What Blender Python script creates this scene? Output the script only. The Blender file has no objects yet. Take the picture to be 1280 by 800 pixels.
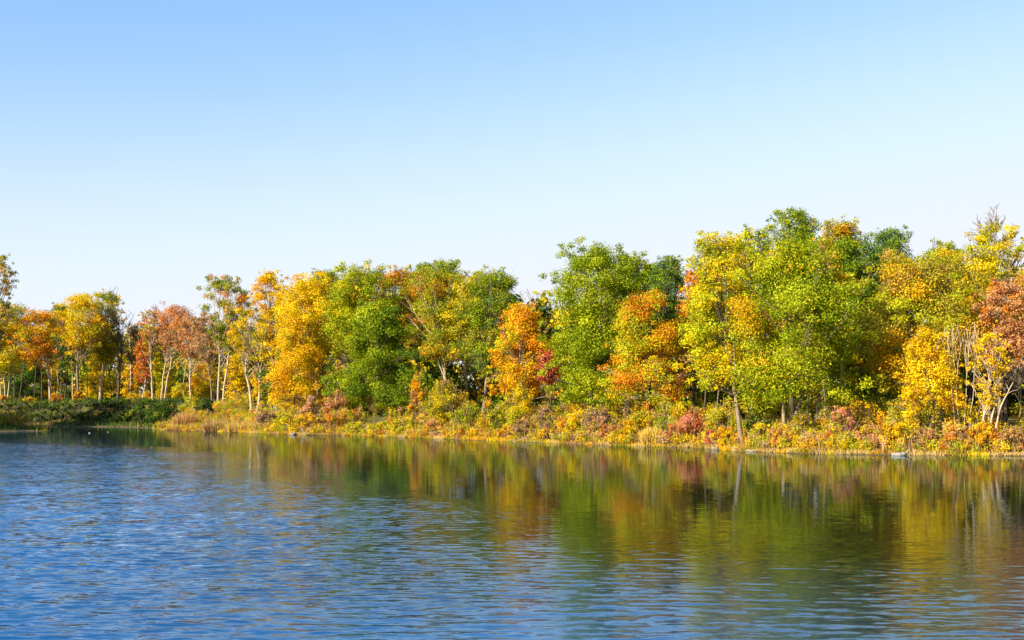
import bpy, math, random
import numpy as np

S = bpy.context.scene
COL = S.collection
rng = np.random.default_rng(7)
F, HY, CH = 1600.0, 508.0, 3.8          # focal length and horizon row in the 1280 px photo, eye height in metres


def sm(a, b, x):
    t = np.clip((np.asarray(x, float) - a) / (b - a), 0, 1)
    return t * t * (3 - 2 * t)


def wx(px, d):
    return (px - 640.0) / F * d


def wz(py, d):
    return CH + (HY - py) / F * d


# ------------------------------------------------------------------ materials
def newmat(name):
    m = bpy.data.materials.new(name)
    m.use_nodes = True
    nt = m.node_tree
    nt.nodes.clear()
    return m, nt, nt.nodes, nt.links


def mat_leaf():
    m, nt, N, L = newmat('leaf')
    out = N.new('ShaderNodeOutputMaterial')
    at = N.new('ShaderNodeAttribute'); at.attribute_name = 'leaf_colour'
    d = N.new('ShaderNodeBsdfDiffuse'); t = N.new('ShaderNodeBsdfTranslucent')
    mx = N.new('ShaderNodeMixShader'); mx.inputs[0].default_value = 0.34
    g = N.new('ShaderNodeBsdfGlossy'); g.inputs['Roughness'].default_value = 0.5
    g.inputs['Color'].default_value = (1, 1, 1, 1)
    m2 = N.new('ShaderNodeMixShader'); m2.inputs[0].default_value = 0.006
    L.new(at.outputs['Color'], d.inputs['Color']); L.new(at.outputs['Color'], t.inputs['Color'])
    L.new(d.outputs[0], mx.inputs[1]); L.new(t.outputs[0], mx.inputs[2])
    L.new(mx.outputs[0], m2.inputs[1]); L.new(g.outputs[0], m2.inputs[2])
    L.new(m2.outputs[0], out.inputs[0])
    return m


def mat_bark(name, c1, c2):
    m, nt, N, L = newmat(name)
    out = N.new('ShaderNodeOutputMaterial')
    p = N.new('ShaderNodeBsdfPrincipled'); p.inputs['Roughness'].default_value = 0.9
    g = N.new('ShaderNodeNewGeometry')
    mp = N.new('ShaderNodeMapping'); mp.inputs['Scale'].default_value = (5, 5, 1.1)
    n = N.new('ShaderNodeTexNoise'); n.inputs['Scale'].default_value = 1.3; n.inputs['Detail'].default_value = 5
    r = N.new('ShaderNodeValToRGB')
    r.color_ramp.elements[0].position = 0.32; r.color_ramp.elements[0].color = (*c2, 1)
    r.color_ramp.elements[1].position = 0.62; r.color_ramp.elements[1].color = (*c1, 1)
    b = N.new('ShaderNodeBump'); b.inputs['Strength'].default_value = 0.6; b.inputs['Distance'].default_value = 0.05
    L.new(g.outputs['Position'], mp.inputs[0]); L.new(mp.outputs[0], n.inputs['Vector'])
    L.new(n.outputs['Fac'], r.inputs[0]); L.new(r.outputs[0], p.inputs['Base Color'])
    L.new(n.outputs['Fac'], b.inputs['Height']); L.new(b.outputs[0], p.inputs['Normal'])
    L.new(p.outputs[0], out.inputs[0])
    return m


def mat_ground():
    m, nt, N, L = newmat('bank_soil_and_litter')
    out = N.new('ShaderNodeOutputMaterial')
    p = N.new('ShaderNodeBsdfPrincipled'); p.inputs['Roughness'].default_value = 0.95
    g = N.new('ShaderNodeNewGeometry')
    n = N.new('ShaderNodeTexNoise'); n.inputs['Scale'].default_value = 0.35; n.inputs['Detail'].default_value = 6
    n2 = N.new('ShaderNodeTexNoise'); n2.inputs['Scale'].default_value = 3.0; n2.inputs['Detail'].default_value = 6
    r = N.new('ShaderNodeValToRGB'); e = r.color_ramp.elements
    e[0].position = 0.36; e[0].color = (0.07, 0.045, 0.02, 1)
    e[1].position = 0.66; e[1].color = (0.26, 0.16, 0.03, 1)
    k = e.new(0.5); k.color = (0.09, 0.10, 0.02, 1)
    r2 = N.new('ShaderNodeValToRGB')
    r2.color_ramp.elements[0].color = (0.45, 0.4, 0.35, 1); r2.color_ramp.elements[1].color = (1.3, 1.25, 1.1, 1)
    mx = N.new('ShaderNodeMix'); mx.data_type = 'RGBA'; mx.blend_type = 'MULTIPLY'; mx.inputs[0].default_value = 1
    b = N.new('ShaderNodeBump'); b.inputs['Strength'].default_value = 0.7; b.inputs['Distance'].default_value = 0.1
    L.new(g.outputs['Position'], n.inputs['Vector']); L.new(g.outputs['Position'], n2.inputs['Vector'])
    L.new(n.outputs['Fac'], r.inputs[0]); L.new(n2.outputs['Fac'], r2.inputs[0])
    sx = N.new('ShaderNodeSeparateXYZ'); L.new(g.outputs['Position'], sx.inputs[0])
    mr = N.new('ShaderNodeMapRange'); mr.inputs['From Min'].default_value = .04; mr.inputs['From Max'].default_value = .20
    L.new(sx.outputs['Z'], mr.inputs['Value'])
    mud = N.new('ShaderNodeMix'); mud.data_type = 'RGBA'; mud.inputs[6].default_value = (.10, .065, .03, 1)
    L.new(mr.outputs[0], mud.inputs[0]); L.new(r.outputs[0], mud.inputs[7]); L.new(mud.outputs[2], mx.inputs[6]); L.new(r2.outputs[0], mx.inputs[7])
    L.new(mx.outputs[2], p.inputs['Base Color']); L.new(n2.outputs['Fac'], b.inputs['Height'])
    L.new(b.outputs[0], p.inputs['Normal']); L.new(p.outputs[0], out.inputs[0])
    return m


def mat_stone(name, c):
    return mat_bark(name, c, tuple(v * 0.55 for v in c))


WATER = dict(sheen=(0.64, 0.79, 0.98), shallow=(0.016, 0.016, 0.006), deep=(0.0002, 0.085, 0.27), fine=0.56, mid=0.26)  # deep: sky-reflection blue put into the body colour; shallow: dull tone under tree reflections


def mat_water():
    m, nt, N, L = newmat('lake_water')
    out = N.new('ShaderNodeOutputMaterial')
    body = N.new('ShaderNodeBsdfDiffuse')
    gl = N.new('ShaderNodeBsdfGlossy'); gl.inputs['Roughness'].default_value = 0.03
    gl.inputs['Color'].default_value = (*WATER['sheen'], 1)
    fr = N.new('ShaderNodeFresnel'); fr.inputs['IOR'].default_value = 1.37
    p = N.new('ShaderNodeMixShader')
    L.new(fr.outputs[0], p.inputs[0]); L.new(body.outputs[0], p.inputs[1]); L.new(gl.outputs[0], p.inputs[2])
    ad_ = N.new('ShaderNodeAttribute'); ad_.attribute_name = 'depth'  # mask of the painted sky-reflection blue, not measured water depth
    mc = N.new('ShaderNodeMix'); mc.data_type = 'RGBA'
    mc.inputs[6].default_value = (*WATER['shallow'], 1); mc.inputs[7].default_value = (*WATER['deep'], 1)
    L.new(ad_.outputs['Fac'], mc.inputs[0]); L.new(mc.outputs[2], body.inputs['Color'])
    g = N.new('ShaderNodeNewGeometry')
    at = N.new('ShaderNodeAttribute'); at.attribute_name = 'wind'

    def slope(scale_xyz, detail, amp):
        mp = N.new('ShaderNodeMapping'); mp.inputs['Scale'].default_value = scale_xyz
        mp.inputs['Rotation'].default_value = (0, 0, math.radians(7))
        n = N.new('ShaderNodeTexNoise'); n.inputs['Scale'].default_value = 1.0
        n.inputs['Detail'].default_value = detail; n.inputs['Roughness'].default_value = 0.5
        L.new(g.outputs['Position'], mp.inputs[0]); L.new(mp.outputs[0], n.inputs['Vector'])
        s = N.new('ShaderNodeVectorMath'); s.operation = 'SUBTRACT'; s.inputs[1].default_value = (0.5, 0.5, 0.5)
        L.new(n.outputs['Color'], s.inputs[0])
        k = N.new('ShaderNodeVectorMath'); k.operation = 'MULTIPLY'; k.inputs[1].default_value = (amp * 0.6, amp, 0)
        L.new(s.outputs[0], k.inputs[0])
        return k

    a = slope((2.4, 8.0, 1), 2.0, WATER['fine'])
    b = slope((0.8, 2.9, 1), 1.5, WATER['mid'])
    ad = N.new('ShaderNodeVectorMath'); ad.operation = 'ADD'
    L.new(a.outputs[0], ad.inputs[0]); L.new(b.outputs[0], ad.inputs[1])
    sc = N.new('ShaderNodeVectorMath'); sc.operation = 'SCALE'
    L.new(ad.outputs[0], sc.inputs[0]); L.new(at.outputs['Fac'], sc.inputs['Scale'])
    a2 = N.new('ShaderNodeVectorMath'); a2.operation = 'ADD'
    L.new(g.outputs['Normal'], a2.inputs[0]); L.new(sc.outputs[0], a2.inputs[1])
    nm = N.new('ShaderNodeVectorMath'); nm.operation = 'NORMALIZE'
    L.new(a2.outputs[0], nm.inputs[0])
    for q_ in (fr, gl):
        L.new(nm.outputs[0], q_.inputs['Normal'])
    L.new(p.outputs[0], out.inputs[0])
    return m


M_LEAF = mat_leaf()
BARK = {'p': mat_bark('pale_bark', (0.50, 0.40, 0.29), (0.26, 0.20, 0.14)),
        'g': mat_bark('grey_bark', (0.26, 0.20, 0.14), (0.11, 0.085, 0.06)),
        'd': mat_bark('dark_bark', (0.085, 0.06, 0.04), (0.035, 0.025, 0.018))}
M_GROUND = mat_ground()
M_WATER = mat_water()


# ------------------------------------------------------------------ mesh helpers
def mesh_quads(name, V, Q, mat, colours=None, smooth=False):
    V = np.asarray(V, np.float32); Q = np.asarray(Q, np.int32)
    me = bpy.data.meshes.new(name)
    me.vertices.add(len(V)); me.vertices.foreach_set('co', V.ravel())
    me.loops.add(Q.size); me.loops.foreach_set('vertex_index', Q.ravel())
    me.polygons.add(len(Q))
    me.polygons.foreach_set('loop_start', np.arange(0, Q.size, 4, dtype=np.int32))
    if smooth:
        me.polygons.foreach_set('use_smooth', np.ones(len(Q), bool))
    if colours is not None:
        a = me.attributes.new('leaf_colour', 'FLOAT_COLOR', 'FACE')
        c = np.ones((len(Q), 4), np.float32); c[:, :3] = colours
        a.data.foreach_set('color', c.ravel())
    me.materials.append(mat)
    me.update(calc_edges=True)
    return me


def link(name, me, parent=None, loc=(0, 0, 0)):
    o = bpy.data.objects.new(name, me)
    COL.objects.link(o)
    o.location = loc
    if parent is not None:
        o.parent = parent
    return o


def root(name, loc, label, cat, group=None):
    o = bpy.data.objects.new(name, None)
    COL.objects.link(o)
    o.empty_display_size = 0.5
    o.location = loc
    o['label'] = label
    o['category'] = cat
    if group:
        o['group'] = group
    return o


class Tubes:
    def __init__(self):
        self.V = []; self.Q = []; self.n = 0

    def add(self, pts, rad, k=6):
        pts = np.asarray(pts, float); rad = np.asarray(rad, float)
        t = np.gradient(pts, axis=0)
        t /= np.linalg.norm(t, axis=1, keepdims=True) + 1e-9
        ref = np.array([0.31, 0.95, 0.05])
        u = np.cross(t, ref); u /= np.linalg.norm(u, axis=1, keepdims=True) + 1e-9
        v = np.cross(t, u)
        a = np.arange(k) / k * 2 * math.pi
        ring = pts[:, None] + rad[:, None, None] * (np.cos(a)[None, :, None] * u[:, None] + np.sin(a)[None, :, None] * v[:, None])
        m = len(pts)
        self.V.append(ring.reshape(-1, 3))
        i, j = np.meshgrid(np.arange(m - 1), np.arange(k), indexing='ij')
        i = i.ravel(); j = j.ravel(); jn = (j + 1) % k
        q = np.stack([i * k + j, i * k + jn, (i + 1) * k + jn, (i + 1) * k + j], 1) + self.n
        self.Q.append(q); self.n += m * k

    def mesh(self, name, mat):
        return mesh_quads(name, np.concatenate(self.V), np.concatenate(self.Q), mat, smooth=True)


def bez(a, b, c, n):
    t = np.linspace(0, 1, n)[:, None]
    return (1 - t) ** 2 * a + 2 * t * (1 - t) * b + t * t * c


# leaf pigment by letter
PIG = {'Y': (0.75, 0.53, 0.008), 'G': (0.73, 0.40, 0.008), 'O': (0.68, 0.24, 0.012), 'R': (0.46, 0.085, 0.04),
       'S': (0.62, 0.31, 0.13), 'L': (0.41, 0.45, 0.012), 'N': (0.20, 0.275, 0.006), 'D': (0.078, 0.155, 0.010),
       'V': (0.38, 0.35, 0.022), 'B': (0.38, 0.22, 0.07), 'T': (0.11, 0.20, 0.04), 'W': (0.62, 0.45, 0.18),
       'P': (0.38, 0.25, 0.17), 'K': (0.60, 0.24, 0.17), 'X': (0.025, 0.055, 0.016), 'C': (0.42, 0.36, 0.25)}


def palette(s):
    cs, ws = [], []
    for i in range(0, len(s), 2):
        cs.append(PIG[s[i]]); ws.append(float(s[i + 1]))
    w = np.array(ws)
    return np.array(cs), w / w.sum()


def leaf_quads(P, out, size, aspect=0.62):
    n = len(P)
    nrm = rng.normal(size=(n, 3)) * .75 + out * 1.0 + np.array([0, 0, 0.3])
    nrm /= np.linalg.norm(nrm, axis=1, keepdims=True) + 1e-9
    a = np.cross(nrm, rng.normal(size=(n, 3))); a /= np.linalg.norm(a, axis=1, keepdims=True) + 1e-9
    b = np.cross(nrm, a)
    s = (size * rng.uniform(0.6, 1.35, n))[:, None] * 0.5
    V = np.stack([P - a * s, P + b * s * aspect + nrm * s * .12, P + a * s, P - b * s * aspect + nrm * s * .12], 1)
    return V.reshape(-1, 3), np.arange(4 * n).reshape(n, 4)


def leaf_colours(cl, cid, pal, grad=None):
    """cl: cluster count; cid: cluster of every leaf"""
    cs, w = palette(pal)
    pick = rng.choice(len(w), cl, p=w)
    lp = pick[cid]
    stray = rng.random(len(cid)) < 0.24
    lp = np.where(stray, rng.choice(len(w), len(cid), p=w), lp)
    c = cs[lp] * rng.uniform(0.78, 1.22, (cl, 1))[cid]
    c = c * rng.uniform(0.8, 1.16, (len(cid), 1)) * rng.uniform(0.93, 1.07, (len(cid), 3))
    return np.clip(c, 0.004, 0.8)


PROF = {'round': [.50, .85, 1, 1, .82, .40], 'pyr': [.85, 1, .92, .74, .52, .24], 'vase': [.32, .6, .88, 1, .92, .52],
        'col': [.7, .95, 1, .95, .85, .5], 'dome': [.92, 1, .97, .85, .62, .28], 'flat': [.5, .95, 1, .98, .9, .7]}


def clusters(x0, x1dep, z0, z1, prof, n, crf, cx=0.0):
    """cluster centres filling an uneven crown between z0 and z1"""
    hw = x0; hd = x1dep; H = z1 - z0
    pr = np.array(PROF[prof])
    rad = rng.uniform(*crf, n) * min(hw, H * 0.6) 
    h = (rng.permutation(n) + rng.random(n)) / n
    zc = z0 + rad * 0.6 + h * np.maximum(H - rad * 1.35, 0.05)
    hh = np.clip((zc - z0) / H, 0, 1)
    w = np.interp(hh, np.linspace(0, 1, 6), pr) * (1 + 0.16 * np.sin(hh * 11 + rng.random() * 6))
    th = rng.random(n) * 2 * math.pi
    rr = 0.30 + 0.70 * rng.random(n) ** 0.6
    X = cx + np.cos(th) * rr * np.maximum(hw * w - rad * 0.7, 0.05)
    Y = np.sin(th) * rr * np.maximum(hd * w - rad * 0.7, 0.05)
    C = np.stack([X, Y, zc], 1)
    # small sprays that stick out and break the outline
    m = n // 2
    hs = rng.random(m)
    ws = np.interp(hs, np.linspace(0, 1, 6), pr)
    ts = rng.random(m) * 2 * math.pi
    k = rng.uniform(.96, 1.14, m) * ws
    Cs = np.stack([cx + np.cos(ts) * k * hw, np.sin(ts) * k * hd, z0 + hs * H * 1.0], 1)
    rs = rng.uniform(.09, .17, m) * min(hw, H * .6)
    C = np.concatenate([C, Cs]); rad = np.concatenate([rad, rs])
    # a cluster right at the top and a few at the sides, so that the crown reaches its measured size
    C[0] = (cx + rng.uniform(-.2, .2) * hw, 0, z1 - rad[0] * 0.7)
    return C, rad


def crown_leaves(C, rad, n, size, pal, flat=0.72):
    w = rad ** 2; w = w / w.sum()
    cid = rng.choice(len(C), n, p=w)
    d = rng.normal(size=(n, 3)); d /= np.linalg.norm(d, axis=1, keepdims=True) + 1e-9
    # each cluster is itself lumpy: a few finer sprays inside it
    ns = 7
    sp = rng.normal(size=(len(C), ns, 3)); sp /= np.linalg.norm(sp, axis=2, keepdims=True)
    spr = sp[cid, rng.integers(0, ns, n)]
    P = C[cid] + (spr * 0.52 + d * (0.62 * rng.random((n, 1)) ** 0.45)) * rad[cid][:, None] * np.array([1, 1, flat])
    V, Q = leaf_quads(P, spr * .6 + d * .6, size)
    col = leaf_colours(len(C) * ns, cid * ns + rng.integers(0, ns, n), pal) if False else leaf_colours(len(C), cid, pal)
    return V, Q, col


# ------------------------------------------------------------------ terrain
# water's edge of the far shore, from the right round to the left, then the near shore (world x, y)
LAKE = [(75, 90), (46, 96), (39.5, 98), (30.3, 99.7), (23.2, 103), (19.2, 109), (16.5, 118), (8.7, 126), (0, 138), (-8.6, 151),
        (-22, 168), (-27, 169), (-39, 184), (-47, 197), (-56, 205), (-61, 217), (-67, 229), (-78, 237), (-96, 242), (-106, 239),
        (-95, 225), (-73, 206), (-71, 196), (-77, 190), (-88, 179), (-112, 177), (-150, 150), (-152, 60), (-115, 9), (-40, 7.5),
        (0, 8.5), (40, 7.5), (85, 20), (100, 60)]
LP = np.array(LAKE, float)


def inland(X, Y):
    """signed distance to the water's edge, positive on land"""
    X = np.asarray(X, float); Y = np.asarray(Y, float)
    sh = X.shape
    x = X.ravel(); y = Y.ravel()
    best = np.full(x.shape, 1e9); ins = np.zeros(x.shape, bool)
    for i in range(len(LP)):
        a = LP[i]; b = LP[(i + 1) % len(LP)]
        e = b - a
        t = np.clip(((x - a[0]) * e[0] + (y - a[1]) * e[1]) / (e @ e), 0, 1)
        best = np.minimum(best, (x - a[0] - t * e[0]) ** 2 + (y - a[1] - t * e[1]) ** 2)
        c = (a[1] > y) != (b[1] > y)
        with np.errstate(divide='ignore', invalid='ignore'):
            xi = a[0] + (y - a[1]) * e[0] / (e[1] if e[1] else 1e-9)
        ins ^= c & (x < xi)
    d = np.sqrt(best)
    return np.where(ins, -d, d).reshape(sh)


def wob(x, y, s):
    return (np.sin(x * s + 1.3 * np.sin(y * s * .7)) + np.sin(y * s * 1.3 + 2.1 * np.sin(x * s * .45)) + np.sin((x + y) * s * .6 + 1.7)) / 3


def gz(x, y):
    x = np.asarray(x, float); y = np.asarray(y, float)
    t = inland(x, y) + 0.5 * wob(x, y, 0.9) + 0.25 * wob(x, y, 2.3)
    left = sm(-48, -66, x) * sm(236, 250, y)
    spit = sm(-55, -66, x) * (1 - sm(236, 250, y))
    near = 1 - sm(20, 60, y)
    H = 2.2 + 1.0 * sm(0, -35, x)
    H = H * (1 - left) + 4.4 * left
    H = H * (1 - spit) + 0.9 * spit
    H = H * (1 - near) + 1.9 * near
    z = 0.16 * sm(0, .8, t) + H * sm(0.5, 15, t) + 0.006 * np.maximum(t - 15, 0) + 0.12 * wob(x, y, 0.35) * sm(1, 8, t)
    return np.where(t > 0, z, -np.minimum(-t * 0.3, 3.0))


def gz1(x, y):
    return float(gz(np.array([x]), np.array([y]))[0])


def axis(*segs):
    out = []
    for a, b, s in segs:
        out.append(np.arange(a, b, s))
    return np.concatenate(out)


gx = axis((-3000, -400, 400), (-400, -135, 15), (-135, 60, 1.0), (60, 400, 10), (400, 3001, 400))
gy = axis((-600, -20, 60), (-20, 20, 2), (20, 90, 5), (90, 290, 1.0), (290, 500, 15), (500, 3501, 400))
GX, GY = np.meshgrid(gx, gy, indexing='ij')
GZ = gz(GX, GY)
ni, nj = GX.shape
idx = np.arange(ni * nj).reshape(ni, nj)
Q = np.stack([idx[:-1, :-1], idx[1:, :-1], idx[1:, 1:], idx[:-1, 1:]], -1).reshape(-1, 4)
g = link('ground', mesh_quads('ground', np.stack([GX, GY, GZ], -1).reshape(-1, 3), Q, M_GROUND, smooth=True))
g['kind'] = 'structure'

# ------------------------------------------------------------------ water
wxs = axis((-150, -60, 1.0), (-60, -25, 0.4), (-25, 25, 0.25), (25, 50, 0.4), (50, 100.1, 1.0))
wys = [6.0]
while wys[-1] < 270:
    wys.append(wys[-1] + max(0.10, min(0.55, 0.10 * (wys[-1] / 35.0) ** 1.1)))
wys = np.array(wys)
WX, WY = np.meshgrid(wxs, wys, indexing='ij')
DY = np.broadcast_to(np.gradient(wys)[None, :], WX.shape)


def wind(x, y):
    s = x - (-42 + (135 - y) / 2.6) + 5.0 * wob(x, y, 0.10) + 2.5 * wob(x + 40, y, 0.31)
    rough = (1 - sm(-7, 8, s)) * (1 - sm(122, 142, y + 8 * wob(x, y, .12)))
    calm = 0.075 + 0.36 * (1 - sm(17, 46, y + 6 * wob(x, y, .15)))
    return np.maximum(calm, rough * (1.15 + 0.25 * wob(x, y, 0.4)))


WND = wind(WX, WY)
ZW = np.zeros_like(WX)
wr = random.Random(3)
for k in range(44):
    lam = 0.24 * (0.9 / 0.24) ** wr.random()
    ang = wr.gauss(math.radians(8), math.radians(26))
    kx, ky = math.sin(ang) * 2 * math.pi / lam, math.cos(ang) * 2 * math.pi / lam
    slope = 0.034 * (1.0 if lam < 1.0 else 0.7)
    att = 1 - sm(lam / 5.0, lam / 2.6, DY)
    ph = wr.random() * 6.28
    grp = 0.6 + 0.4 * np.sin(kx * .13 * WX + ky * .11 * WY + ph * 3)
    ZW += slope * lam / (2 * math.pi) * att * grp * np.sin(kx * WX + ky * WY + ph)
ZW *= WND
ni, nj = WX.shape
idx = np.arange(ni * nj).reshape(ni, nj)
Q = np.stack([idx[:-1, :-1], idx[1:, :-1], idx[1:, 1:], idx[:-1, 1:]], -1).reshape(-1, 4)
me = mesh_quads('water', np.stack([WX, WY, ZW], -1).reshape(-1, 3), Q, M_WATER, smooth=True)
a = me.attributes.new('wind', 'FLOAT', 'POINT')
a.data.foreach_set('value', WND.ravel().astype(np.float32))
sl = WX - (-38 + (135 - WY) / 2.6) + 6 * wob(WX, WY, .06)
dep = np.maximum((1 - sm(-20, 6, sl)) * (1 - .75 * sm(120, 160, WY)), (1 - sm(18, 33, WY + 5 * wob(WX, WY, .1))) * (1 - .8 * sm(-1, 8, WX)))  # paints sky-reflection blue on rippled water and left foreground, dull where trees mirror
a = me.attributes.new('depth', 'FLOAT', 'POINT')  # holds the painted reflection mask, unrelated to the lake bed
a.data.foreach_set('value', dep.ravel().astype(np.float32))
w = link('water', me)
w['kind'] = 'structure'


# ------------------------------------------------------------------ trees
def wobble_path(a, b, n, amp):
    t = np.linspace(0, 1, n)[:, None]
    p = a + (b - a) * t
    off = np.cumsum(rng.normal(size=(n, 3)) * amp, axis=0); off[:, 2] *= 0.2
    off -= off[0]
    return p + off * np.minimum(t * 3, 1)


def deciduous(px, top, bot, hw, d, prof, pal, dens, trunk, label, name='deciduous_tree', cat='tree', group=None, lsz=None):
    """trunk = (px of the foot, bark letter, thickness, stems)"""
    fpx, bark, thick, stems = trunk
    fpx = px if fpx is None else fpx
    bx, by = wx(fpx, d), d
    bz = gz1(bx, by) - 0.15
    r = root(name, (bx, by, bz), label, cat, group)
    cx = wx(px, d) - bx
    z0, z1 = wz(bot, d) - bz, wz(top, d) - bz
    hwm = hw / F * d * (1.34 if prof == 'round' else 1.2)
    H = z1 - z0
    area = 2 * hwm * H * 0.8
    sz = lsz or (0.105 + 0.00065 * d)
    n = int(np.clip(dens * 5.2 * area / (sz * sz * 0.31), 300, 95000))
    ncl = int(np.clip(34 * H / hwm * (0.45 + 0.55 * min(dens, 1)), 26, 190))
    C, rad = clusters(hwm, hwm * 0.85, z0, z1, prof, ncl, (0.15, 0.46) if dens > .7 else (.12, .32), cx)
    V, Qd, col = crown_leaves(C, rad, n, sz, pal)
    link('crown', mesh_quads('crown', V, Qd, M_LEAF, col), r)
    T = Tubes()
    R0 = 0.011 * (z1) * thick + 0.05
    for s in range(stems):
        ox = (s - (stems - 1) / 2) * (R0 * 2.6)
        oy = rng.uniform(-.3, .3) if stems > 1 else 0
        tip = np.array([cx + ox * 3.0 + rng.normal() * .2, oy, z0 + H * rng.uniform(.62, .8)])
        path = wobble_path(np.array([ox, oy, 0.0]), tip, 11, 0.05 + 0.004 * z1)
        rr = R0 / math.sqrt(stems) * np.linspace(1, 0.18, 11) ** 0.8
        rr[0] *= 1.35
        T.add(path, rr, 7)
        ncl = len(C)
        order = rng.permutation(ncl)[: max(6, int(min(ncl * 0.6, 36) / stems))]
        for c in order:
            h = C[c][2] / tip[2]
            f = np.clip(h * rng.uniform(.5, .8), 0.28, 0.96)
            k = f * 10; i = int(k); i = min(i, 9)
            st = path[i] + (path[i + 1] - path[i]) * (k - i)
            mid = st * .45 + C[c] * .55 + np.array([0, 0, -0.12 * np.linalg.norm(C[c] - st)]) + rng.normal(size=3) * .15
            q = bez(st, mid, C[c], 6)
            rb = np.interp(k, np.arange(11), rr) * rng.uniform(.35, .55)
            T.add(q, np.linspace(rb, 0.02, 6), 5)
            for _ in range(2):
                e = C[c] + rng.normal(size=3) * rad[c] * .6
                T.add(bez(q[3], (q[3] + e) / 2 + rng.normal(size=3) * .1, e, 4), np.linspace(rb * .45, 0.012, 4), 4)
    link('trunk', T.mesh('trunk', BARK[bark]), r)
    return r


def grow(T, p, v, L, r, depth, spread, up=0.12, minr=0.012):
    n = 5
    pts = [np.array(p, float)]
    vv = np.array(v, float)
    for i in range(n - 1):
        vv = vv + rng.normal(size=3) * 0.13 + np.array([0, 0, up * .5])
        vv /= np.linalg.norm(vv)
        pts.append(pts[-1] + vv * L / (n - 1))
    T.add(pts, np.linspace(r, max(r * .55, minr), n), 6 if depth > 2 else 4)
    if depth == 0:
        return
    kids = 3 if depth > 1 else 4
    for k in range(kids):
        f = 1.0 if k == 0 else rng.uniform(.35, .95)
        i = min(int(f * (n - 1)), n - 1)
        nv = vv + rng.normal(size=3) * spread
        nv /= np.linalg.norm(nv)
        grow(T, pts[i], nv, L * rng.uniform(.55, .8), max(r * rng.uniform(.4, .62), minr), depth - 1, spread, up, minr)


def bare(px, top, d, bark, thick, label, name='bare_tree', depth=4, spread=0.45, stems=1, fpx=None, bot=None, pal=None, group=None, cat='tree', up=0.12):
    """leafless tree: trunk and twigs as one mesh, its few leaves (if any) as a sparse crown"""
    fpx = px if fpx is None else fpx
    bx, by = wx(fpx, d), d
    bz = gz1(bx, by) - .15
    r = root(name, (bx, by, bz), label, cat, group)
    Ht = wz(top, d) - bz
    cx = wx(px, d) - bx
    T = Tubes()
    f0 = 0.36 if bot is None else (wz(bot, d) - bz) / Ht
    for s in range(stems):
        ox = (s - (stems - 1) / 2) * 0.28
        a = np.array([ox, rng.uniform(-.2, .2) * (stems > 1), 0.]); b = np.array([cx * f0 + ox * 2.6, 0, Ht * f0])
        R0 = (0.010 * Ht * thick + .03) / stems ** .5
        p = wobble_path(a, b, 8, 0.06)
        rr = R0 * np.linspace(1, .66, 8); rr[0] *= 1.3
        T.add(p, rr, 7)
        v = np.array([cx / Ht + ox * .25, 0, 1.0])
        for k in range(3):
            nv = v + rng.normal(size=3) * spread * .55 * (k > 0)
            grow(T, p[-1 - (k > 1)], nv / np.linalg.norm(nv), Ht * (1 - f0) * .42, R0 * .46, depth - 1, spread, up, 0.010 + d * 0.00008)
    V = np.concatenate(T.V)
    zm = V[:, 2].max()
    sc = Ht / zm
    T.V = [v * np.array([1, 1, sc]) for v in T.V]
    link('trunk', T.mesh('trunk', BARK[bark]), r)
    if pal:
        V = np.concatenate(T.V)
        hi = V[V[:, 2] > Ht * f0 * 1.1]
        n = 2600
        P = hi[rng.integers(0, len(hi), n)] + rng.normal(size=(n, 3)) * .25
        Vl, Ql = leaf_quads(P, rng.normal(size=(n, 3)), 0.20 + 0.0007 * d)
        link('crown', mesh_quads('crown', Vl, Ql, M_LEAF, leaf_colours(n, np.arange(n), pal)), r)
    return r


T_ = deciduous
# ---- the wood on the high left bank
T_(-1, 317, 425, 17, 236, 'vase', 'V4B3G3D2', .42, (-9, 'd', 1.0, 1), 'tall loose olive brown tree at the left edge of the photo')
T_(3, 374, 470, 29, 262, 'round', 'Y4V4L2', .75, (6, 'p', .9, 3), 'yellow olive tree on pale clustered stems at the left edge')
T_(49, 384, 458, 29, 263, 'flat', 'O5G5V1', .8, (63, 'p', .9, 1), 'orange gold tree with one pale trunk leaning left')
T_(76, 378, 445, 16, 305, 'round', 'D5T4N1', 1, (76, 'd', 1, 1), 'dark green tree behind the orange and yellow crowns')
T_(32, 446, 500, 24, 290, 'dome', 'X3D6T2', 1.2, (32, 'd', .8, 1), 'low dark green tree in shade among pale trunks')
T_(103, 364, 440, 26, 262, 'round', 'Y7G2L2', .95, (97, 'g', .7, 1), 'bright yellow tree on a thin straight trunk above the dark bank')
T_(131, 362, 455, 21, 268, 'vase', 'V4N3Y3O1', .85, (125, 'p', 1, 1), 'olive green tree with yellow top beside the dark leafless tree')
bare(152, 360, 266, 'd', 1.25, 'dark leafless tree with fanned twigs against the sky at left', depth=5, spread=.36, fpx=147, bot=450)
bare(165, 400, 272, 'g', .7, 'grey brown half bare tree right of the dark leafless tree', name='deciduous_tree', depth=5, spread=.5, pal='B5P4V2')
T_(187, 386, 445, 14, 262, 'vase', 'V4B3O3', .55, (191, 'p', .85, 1), 'thin olive brown crown on a pale leaning trunk left of the salmon tree')
T_(216, 379, 440, 26, 262, 'round', 'S6O3P2', .75, (203, 'p', .9, 2), 'salmon orange round crown on two pale trunks over the bank')
T_(178, 424, 478, 9, 262, 'col', 'O6R3G1', .7, (178, 'p', .6, 1), 'narrow red orange tree in front of the yellow undergrowth')
T_(239, 394, 450, 17, 255, 'round', 'S4B4O2', .55, (238, 'p', .7, 1), 'rusty thin crown on a slim straight pale trunk')
T_(260, 392, 452, 16, 240, 'round', 'P4B4S2', .6, (265, 'g', .6, 1), 'dull pink brown thin crown left of the tall airy green tree')
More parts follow.
